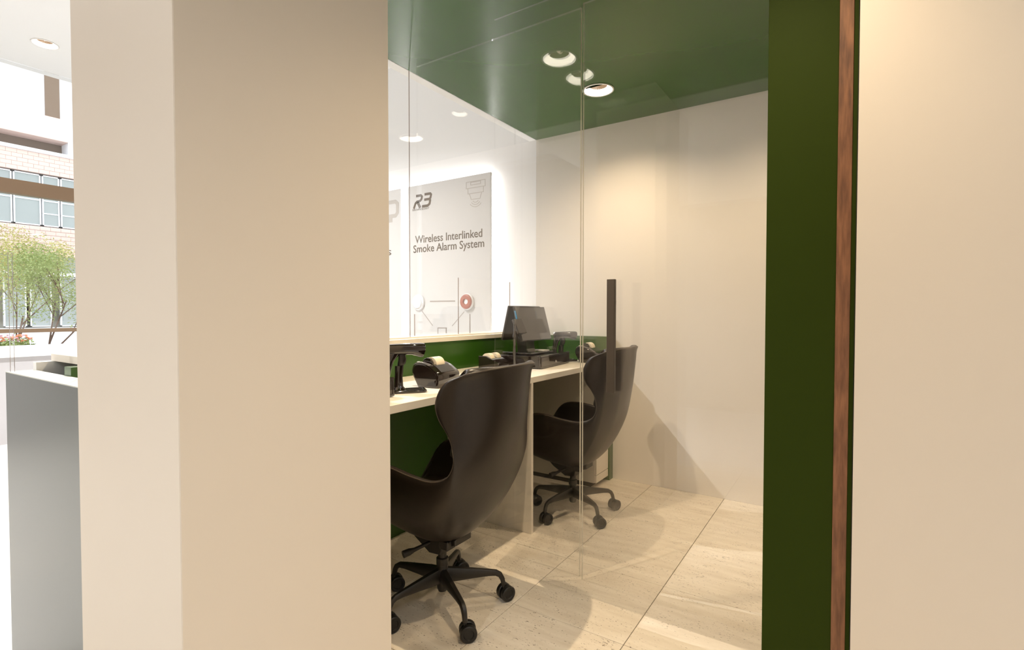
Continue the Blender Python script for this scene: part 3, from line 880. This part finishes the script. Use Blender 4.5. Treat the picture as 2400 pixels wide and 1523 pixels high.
pole = thing('display_pole', 'thin black telescopic pole standing on the desk before the till screens', 'pole', (-1.634, 2.50, ZD))
bm = lathe(BM(), [(0.035, 0.0), (0.035, 0.006), (0.030, 0.010), (0.011, 0.013)], 28); obj('foot', bm, M['gloss'], pole, auto=40)
bm = lathe(BM(), [(0.0085, 0.010), (0.0085, 0.175), (0.0100, 0.178), (0.0100, 0.205), (0.0080, 0.208)], 20); obj('lower_tube', bm, M['gloss'], pole, auto=40)
bm = lathe(BM(), [(0.0062, 0.200), (0.0062, 0.262), (0.0045, 0.264), (0.0045, 0.276)], 18); obj('upper_tube', bm, M['gloss'], pole, auto=40)

rolls = thing('ticket_printer', 'black twin-roll ticket printer behind the nearer chair back, by the green wall', 'printer', (-1.765, 2.50, ZD))
prof = [(-1.845, ZD), (-1.845, ZD + 0.078), (-1.79, ZD + 0.078), (-1.70, ZD + 0.040), (-1.685, ZD + 0.02), (-1.685, ZD)]
obj('body', prism(BM(), prof, 'y', 2.432, 2.562, 0.003, 1), M['gloss'], rolls, world=True, auto=35)
for y in (2.465, 2.530):
    bm = BM(); lathe(bm, [(0.008, -0.018), (0.036, -0.018), (0.036, 0.018), (0.008, 0.018)], 28)
    bmesh.ops.transform(bm, matrix=Matrix.Translation((-1.795, y, ZD + 0.058)) @ Matrix.Rotation(math.pi / 2, 4, 'X'), verts=bm.verts)
    obj('paper_roll', bm, M['paper'], rolls, world=True, auto=35)

# the nearer desk place has the same till, behind the pillar (it shows in the glass)
dup(till, (-1.6935, 1.1745, ZD + 0.076), 'second dark two-screen till on the nearer cash drawer, behind the pillar')
dup(rolls, (-1.765, 0.86, ZD), 'second black twin-roll ticket printer, behind the pillar')

# ------------------------------------------------------------------ backlit posters on the hall wall
YP = 3.300
def text(body, x0, x1, zb, zcap, parent, mat, shear=0.0, bold=0.0, name='lettering'):
    cu = bpy.data.curves.new('t', 'FONT'); cu.body = body; cu.extrude = 0.0; cu.shear = shear; cu.offset = bold
    cu.resolution_u = 3
    o = bpy.data.objects.new('t', cu); COL.objects.link(o)
    bpy.context.view_layer.update()
    me = bpy.data.meshes.new_from_object(o.evaluated_get(bpy.context.evaluated_depsgraph_get()))
    bpy.data.objects.remove(o); bpy.data.curves.remove(cu)
    xs = [v.co.x for v in me.vertices]
    sx = (x1 - x0) / (max(xs) - min(xs)); mx = min(xs); sz = (zcap - zb) / 0.70
    bm = BM(); bm.from_mesh(me); bpy.data.meshes.remove(me)
    for v in bm.verts: v.co = Vector((x0 + (v.co.x - mx) * sx, YP - 0.0012, zb + v.co.y * sz))
    ext = bmesh.ops.extrude_face_region(bm, geom=bm.faces[:])
    bmesh.ops.translate(bm, verts=[g for g in ext['geom'] if isinstance(g, bmesh.types.BMVert)], vec=(0, 0.001, 0))
    return obj(name, bm, mat, parent, world=True)

def lightbox(x0, x1, label):
    p = thing('poster', label, 'poster', ((x0 + x1) / 2, YP, 0.25), group='backlit posters on the hall wall')
    obj('panel', box(BM(), x0, x1, YP, YP + 0.020, 0.25, 2.253, 0.001, 1), M['poster'], p, world=True)
    bm = BM(); box(bm, x0 + 0.020, x1 - 0.020, YP + 0.021, YB, 0.27, 2.233)
    obj('led_frame', bm, M['led'], p, world=True)
    return p

p1 = lightbox(-3.274, -2.380, 'backlit poster with the R3 logo and smoke alarm lettering')
# logo: slanted R and 3 of broad strokes
def RL(u, v): return (-3.205 + 0.205 * u * 0.80 + 0.028 * v, 2.056 + 0.118 * v)
bm = BM()
stroke(bm, [RL(0.02, 0.90), RL(0.36, 0.90), RL(0.45, 0.80), RL(0.45, 0.62), RL(0.36, 0.50), RL(0.16, 0.48), RL(0.06, 0.36), RL(0.0, 0.0)], 0.021, YP - 0.001)
stroke(bm, [RL(0.20, 0.46), RL(0.46, 0.0)], 0.026, YP - 0.001)
stroke(bm, [RL(0.62, 0.92), RL(1.02, 0.92), RL(1.09, 0.84), RL(1.08, 0.62), RL(1.02, 0.54), RL(0.66, 0.54)], 0.021, YP - 0.001)
stroke(bm, [RL(1.00, 0.54), RL(1.09, 0.44), RL(1.09, 0.20), RL(0.98, 0.08), RL(0.58, 0.08)], 0.022, YP - 0.0011)
obj('logo', bm, M['ink'], p1, world=True)
text('TECHNOLOGY', -3.224, -3.023, 2.036, 2.052, p1, M['ink'], shear=0.25)
text('Wireless Interlinked', -3.190, -2.462, 1.754, 1.819, p1, M['ink'], bold=0.007)
text('Smoke Alarm System', -3.212, -2.443, 1.673, 1.738, p1, M['ink'], bold=0.007)
# line icon of a detector with waves
bm = BM(); cx = -2.528; w = 0.0055
def ric(x0, x1, z0, z1): stroke(bm, [(cx + x0, z0), (cx + x1, z0), (cx + x1, z1), (cx + x0, z1)], w, YP - 0.001, closed=True)
ric(-0.095, 0.095, 2.152, 2.203); ric(-0.050, 0.050, 2.176, 2.197)
for pl in ([(-0.078, 2.149), (-0.078, 2.108), (0.078, 2.108), (0.078, 2.149)], [(-0.060, 2.105), (-0.044, 2.060), (0.044, 2.060), (0.060, 2.105)]):
    stroke(bm, [(cx + q[0], q[1]) for q in pl], w, YP - 0.001)
for r in (0.034, 0.052, 0.070):
    stroke(bm, [(cx + r * math.sin(math.radians(a)), 2.068 - r * math.cos(math.radians(a))) for a in range(-52, 53, 8)], w, YP - 0.001)
obj('detector_icon', bm, M['ink_pale'], p1, world=True)
# pictured detectors, joining lines and switch
def disc(name, x, z, prof, mat, n=32):
    b = BM(); lathe(b, prof, n)
    bmesh.ops.transform(b, matrix=Matrix.Translation((x, YP, z)) @ Matrix.Rotation(math.pi / 2, 4, 'X'), verts=b.verts)
    o = obj(name, b, mat, p1, world=True, auto=40)
    ORIG[o.name] = ORIG[p1.name]
    return o
d1 = disc('detector', -3.150, 1.240, [(0.068, 0.0), (0.070, 0.006), (0.066, 0.016), (0.050, 0.018), (0.048, 0.026), (0.030, 0.030), (0.0, 0.031)], M['hall_white'])
b = BM()
for k in range(14):
    a = math.radians(180 + 12 + k * 12)
    lathe(b, [(0.0036, 0.0), (0.0036, 0.003)], 8, (0, 0, 0)) if False else None
    c = Vector((-3.150 + 0.058 * math.cos(a), YP - 0.018, 1.240 + 0.058 * math.sin(a)))
    obox(b, c, (math.cos(a), 0, math.sin(a)), (0, 1, 0), (-math.sin(a), 0, math.cos(a)), 0.004, 0.0012, 0.0018)
obj('vents', b, M['ink_pale'], d1, world=True)
d2 = disc('detector', -2.610, 1.240, [(0.066, 0.0), (0.068, 0.006), (0.064, 0.018), (0.060, 0.022)], M['hall_white'])
b = BM(); lathe(b, [(0.060, 0.022), (0.056, 0.030), (0.046, 0.033), (0.026, 0.033), (0.022, 0.028), (0.022, 0.022)], 32, cap=False)
bmesh.ops.transform(b, matrix=Matrix.Translation((-2.610, YP, 1.240)) @ Matrix.Rotation(math.pi / 2, 4, 'X'), verts=b.verts)
obj('red_ring', b, M['red'], d2, world=True, auto=50)
b = BM()
stroke(b, [(-3.02, 1.247), (-2.742, 1.247)], 0.010, YP - 0.001); obj('joining_line', b, M['ink_soft'], p1, world=True)
b = BM(); stroke(b, [(-3.115, 1.166), (-2.99, 1.040)], 0.006, YP - 0.001); obj('joining_line', b, M['ink_soft'], p1, world=True)
b = BM(); stroke(b, [(-2.645, 1.160), (-2.775, 1.040)], 0.006, YP - 0.001); obj('joining_line', b, M['ink_soft'], p1, world=True)
b = BM(); stroke(b, [(-2.93, 0.950), (-2.84, 0.950), (-2.84, 1.022), (-2.93, 1.022)], 0.008, YP - 0.003, YP, closed=True)
sw = obj('switch_frame', b, M['ink_soft'], p1, world=True)
obj('switch_plate', box(BM(), -2.925, -2.845, YP - 0.002, YP - 0.0005, 0.955, 1.017), M['poster'], p1, world=True)

p2 = lightbox(-4.250, -3.363, 'backlit poster cut off by the pillar, with a brown rounded mark')
b = BM()
stroke(b, [(-3.545, 2.02), (-3.43, 2.02), (-3.405, 2.045), (-3.405, 2.125), (-3.43, 2.145), (-3.545, 2.145)], 0.034, YP - 0.001, closed=True)
stroke(b, [(-3.500, 2.02), (-3.500, 1.965)], 0.060, YP - 0.0012)
obj('printed_mark', b, M['ink_pale'], p2, world=True)
text('s', -3.535, -3.487, 1.672, 1.742, p2, M['ink'], bold=0.007)

# ------------------------------------------------------------------ outdoors, seen through the facade
struct('ground', box(BM(), -30, XF - 0.31, -14, 22, -0.3, -0.1), M['paving'])
bld = thing('building', 'pale office building with pink brick bands across the street', 'building', (-15, 4, -0.1))
XB = -14.0
def band(name, z0, z1, mat, dx=0.0, y0=-6.0, y1=14.0):
    o = obj(name, box(BM(), XB - 3.0, XB + dx, y0, y1, z0, z1), mat, bld, world=True)
    ORIG[o.name] = ORIG[bld.name]
    return o
band('ground_floor_wall', -0.1, 0.84, M['ext_white'], -0.05)
band('ground_floor', 0.84, 1.92, M['ext_room'], -0.25)
band('canopy', 1.92, 1.99, M['ext_white'], 0.10)
band('canopy_band', 1.99, 2.33, pmat('ext_greygreen', (0.27, 0.30, 0.25), 0.6), -0.02)
b3 = band('brick_band', 2.33, 2.93, M['pink_joint'])
band('first_floor', 2.93, 4.02, M['ext_room'], -0.30)
b2 = band('brick_band', 4.02, 4.43, M['pink_joint'])
band('ledge', 4.43, 4.50, M['ext_white'], 0.05)
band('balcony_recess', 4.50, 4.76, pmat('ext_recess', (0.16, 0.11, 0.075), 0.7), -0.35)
band('pink_band', 4.76, 5.22, M['pink'], 0.05, -6.0, 4.02)
band('white_end', 4.50, 5.22, M['ext_white'], 0.04, 4.02, 14)
band('upper_wall', 5.22, 9.0, M['ext_white'])
band('brown_panel', 5.23, 8.9, M['brown'], 0.02, 3.66, 3.90)
# bricks of the two bands, individually laid
bm = BM(); box(bm, 0, 0.012, -0.0815, 0.0815, -0.039, 0.039, 0.002, 1)
brick0 = None
for parent, z0, rows in ((b3, 2.33, 7), (b2, 4.02, 5)):
    H = (0.60 / 7) if parent is b3 else 0.41 / 5
    for r in range(rows):
        for k in range(14):
            loc = Vector((XB, 2.30 + 0.166 * k + (0.083 if r % 2 else 0), z0 + H * (r + 0.5))) - ORIG[bld.name]
            if brick0 is None:
                brick0 = obj('brick', bm, M['pink'], parent); q = brick0
            else:
                q = brick0.copy(); COL.objects.link(q); q.parent = parent
            q.location = loc
# windows: first floor and ground floor, each with frame and pane
def ext_window(y0, y1, z0, z1, bars):
    bmw = BM(); f = 0.022
    box(bmw, XB - 0.10, XB - 0.04, y0, y0 + f, z0, z1); box(bmw, XB - 0.10, XB - 0.04, y1 - f, y1, z0, z1)
    box(bmw, XB - 0.10, XB - 0.04, y0, y1, z0, z0 + f); box(bmw, XB - 0.10, XB - 0.04, y0, y1, z1 - f, z1)
    for k in range(bars):
        z = z0 + (z1 - z0) * (k + 1) / (bars + 1); box(bmw, XB - 0.09, XB - 0.05, y0, y1, z - 0.010, z + 0.010)
    w_ = obj('window', bmw, M['ext_white'], bld, world=True); ORIG[w_.name] = ORIG[bld.name]
    obj('pane', box(BM(), XB - 0.074, XB - 0.066, y0 + f, y1 - f, z0 + f, z1 - f), M['ext_glass'], w_, world=True)
random.seed(5)
for y in [2.0, 2.42, 2.86, 3.16, 3.60, 3.90, 4.34, 4.8]:
    ext_window(y, y + 0.28 + 0.14 * (int(y * 10) % 2), 2.95, 4.0, 3 if int(y * 100) % 3 == 0 else 1)
for y in [1.4, 2.2, 2.98, 3.3, 3.86, 4.3, 5.0]:
    ext_window(y, y + 0.42, 0.86, 1.91, 0)

def tree(loc, h, crown, n, leafmat, label, seed, rx, rz):
    random.seed(seed)
    t = thing('tree', label, 'tree', loc, group='young trees outside the facade')
    def br(p, d, l, r, depth, out):
        e = p + d * l
        out.append((p, e, r, r * 0.65))
        if depth == 0: return
        for _ in range(3):
            nd = (d + Vector((random.uniform(-1, 1), random.uniform(-1, 1), random.uniform(-0.2, 0.7))) * 0.75).normalized()
            br(p + d * l * random.uniform(0.6, 1.0), nd, l * 0.68, r * 0.6, depth - 1, out)
    segs = []
    br(Vector((0, 0, 0)), Vector((0.0, 0.18, 1)).normalized(), h * 0.42, 0.020, 3, segs)
    bm = BM()
    for a, b_, r0, r1 in segs: tube(bm, [a, (a + b_) / 2, b_], [r0, (r0 + r1) / 2, r1], 6)
    obj('trunk', bm, M['bark'], t, smooth=True)
    bm = BM()
    tips = [b_ for a, b_, r0, r1 in segs if r0 < 0.0125]
    for _ in range(n):
        if random.random() < 0.7:
            c = random.choice(tips) + Vector((random.gauss(0, 0.10), random.gauss(0, 0.10), random.gauss(0, 0.09)))
        else:
            u = Vector((random.gauss(0, 1), random.gauss(0, 1), random.gauss(0, 1))).normalized() * random.random() ** 0.4
            c = Vector((u.x * rx, u.y * rx, crown + u.z * rz))
        d = Vector((random.gauss(0, 1), random.gauss(0, 1), random.gauss(0, 0.6))).normalized(); s = random.uniform(0.010, 0.021)
        e = d.orthogonal().normalized() * s * 0.45
        q = [c - d * s, c + e + Vector((0, 0, 0.004)), c + d * s, c - e + Vector((0, 0, 0.004))]
        bm.faces.new([bm.verts.new(v) for v in q])
    f = obj('foliage', bm, leafmat, t, norm=False); f['kind'] = 'stuff'
    return t
tree((-9.0, 2.20, -0.1), 2.3, 1.62, 8500, M['leaf'], 'young green tree just outside the facade, right beside the pillar', 3, 0.42, 0.55)
tree((-10.6, 2.25, -0.1), 2.9, 2.10, 8500, M['leaf_yellow'], 'yellowish green tree outside the facade, at the left picture edge', 8, 0.50, 0.50)

bed = thing('flower_bed', 'white planter of orange and pink flowers outside the facade', 'planter', (-7.6, 1.4, -0.1))
bm = BM(); box(bm, -7.85, -7.35, -0.6, 1.84, -0.1, 0.74, 0.01, 1); obj('planter_box', bm, M['ext_white'], bed, world=True)
random.seed(11)
bml, bmo, bmp = BM(), BM(), BM()
for _ in range(2600):
    x = random.uniform(-7.83, -7.37); y = random.uniform(0.9, 1.82); z = 0.74 + abs(random.gauss(0, 0.055))
    c = Vector((x, y, z)); d = Vector((random.gauss(0, 1), random.gauss(0, 1), random.gauss(0.6, 0.8))).normalized(); s = random.uniform(0.012, 0.03)
    e = d.orthogonal().normalized() * s * 0.4
    bml.faces.new([bml.verts.new(v) for v in (c - d * s, c + e, c + d * s, c - e)])
for _ in range(170):
    x = random.uniform(-7.8, -7.4); y = random.uniform(0.95, 1.80); z = 0.87 + random.uniform(-0.03, 0.04)
    lathe(bmo if random.random() < 0.6 else bmp, [(0.0, 0.008), (0.010, 0.004), (0.014, -0.004), (0.0, -0.010)], 7, (x, y, z), cap=False)
for nm, b_, m_ in (('leaves', bml, M['leaf']), ('orange_blossoms', bmo, M['flower']), ('pink_blossoms', bmp, M['flower_pink'])):
    o = obj(nm, b_, m_, bed, world=True, norm=(nm != 'leaves')); o['kind'] = 'stuff'
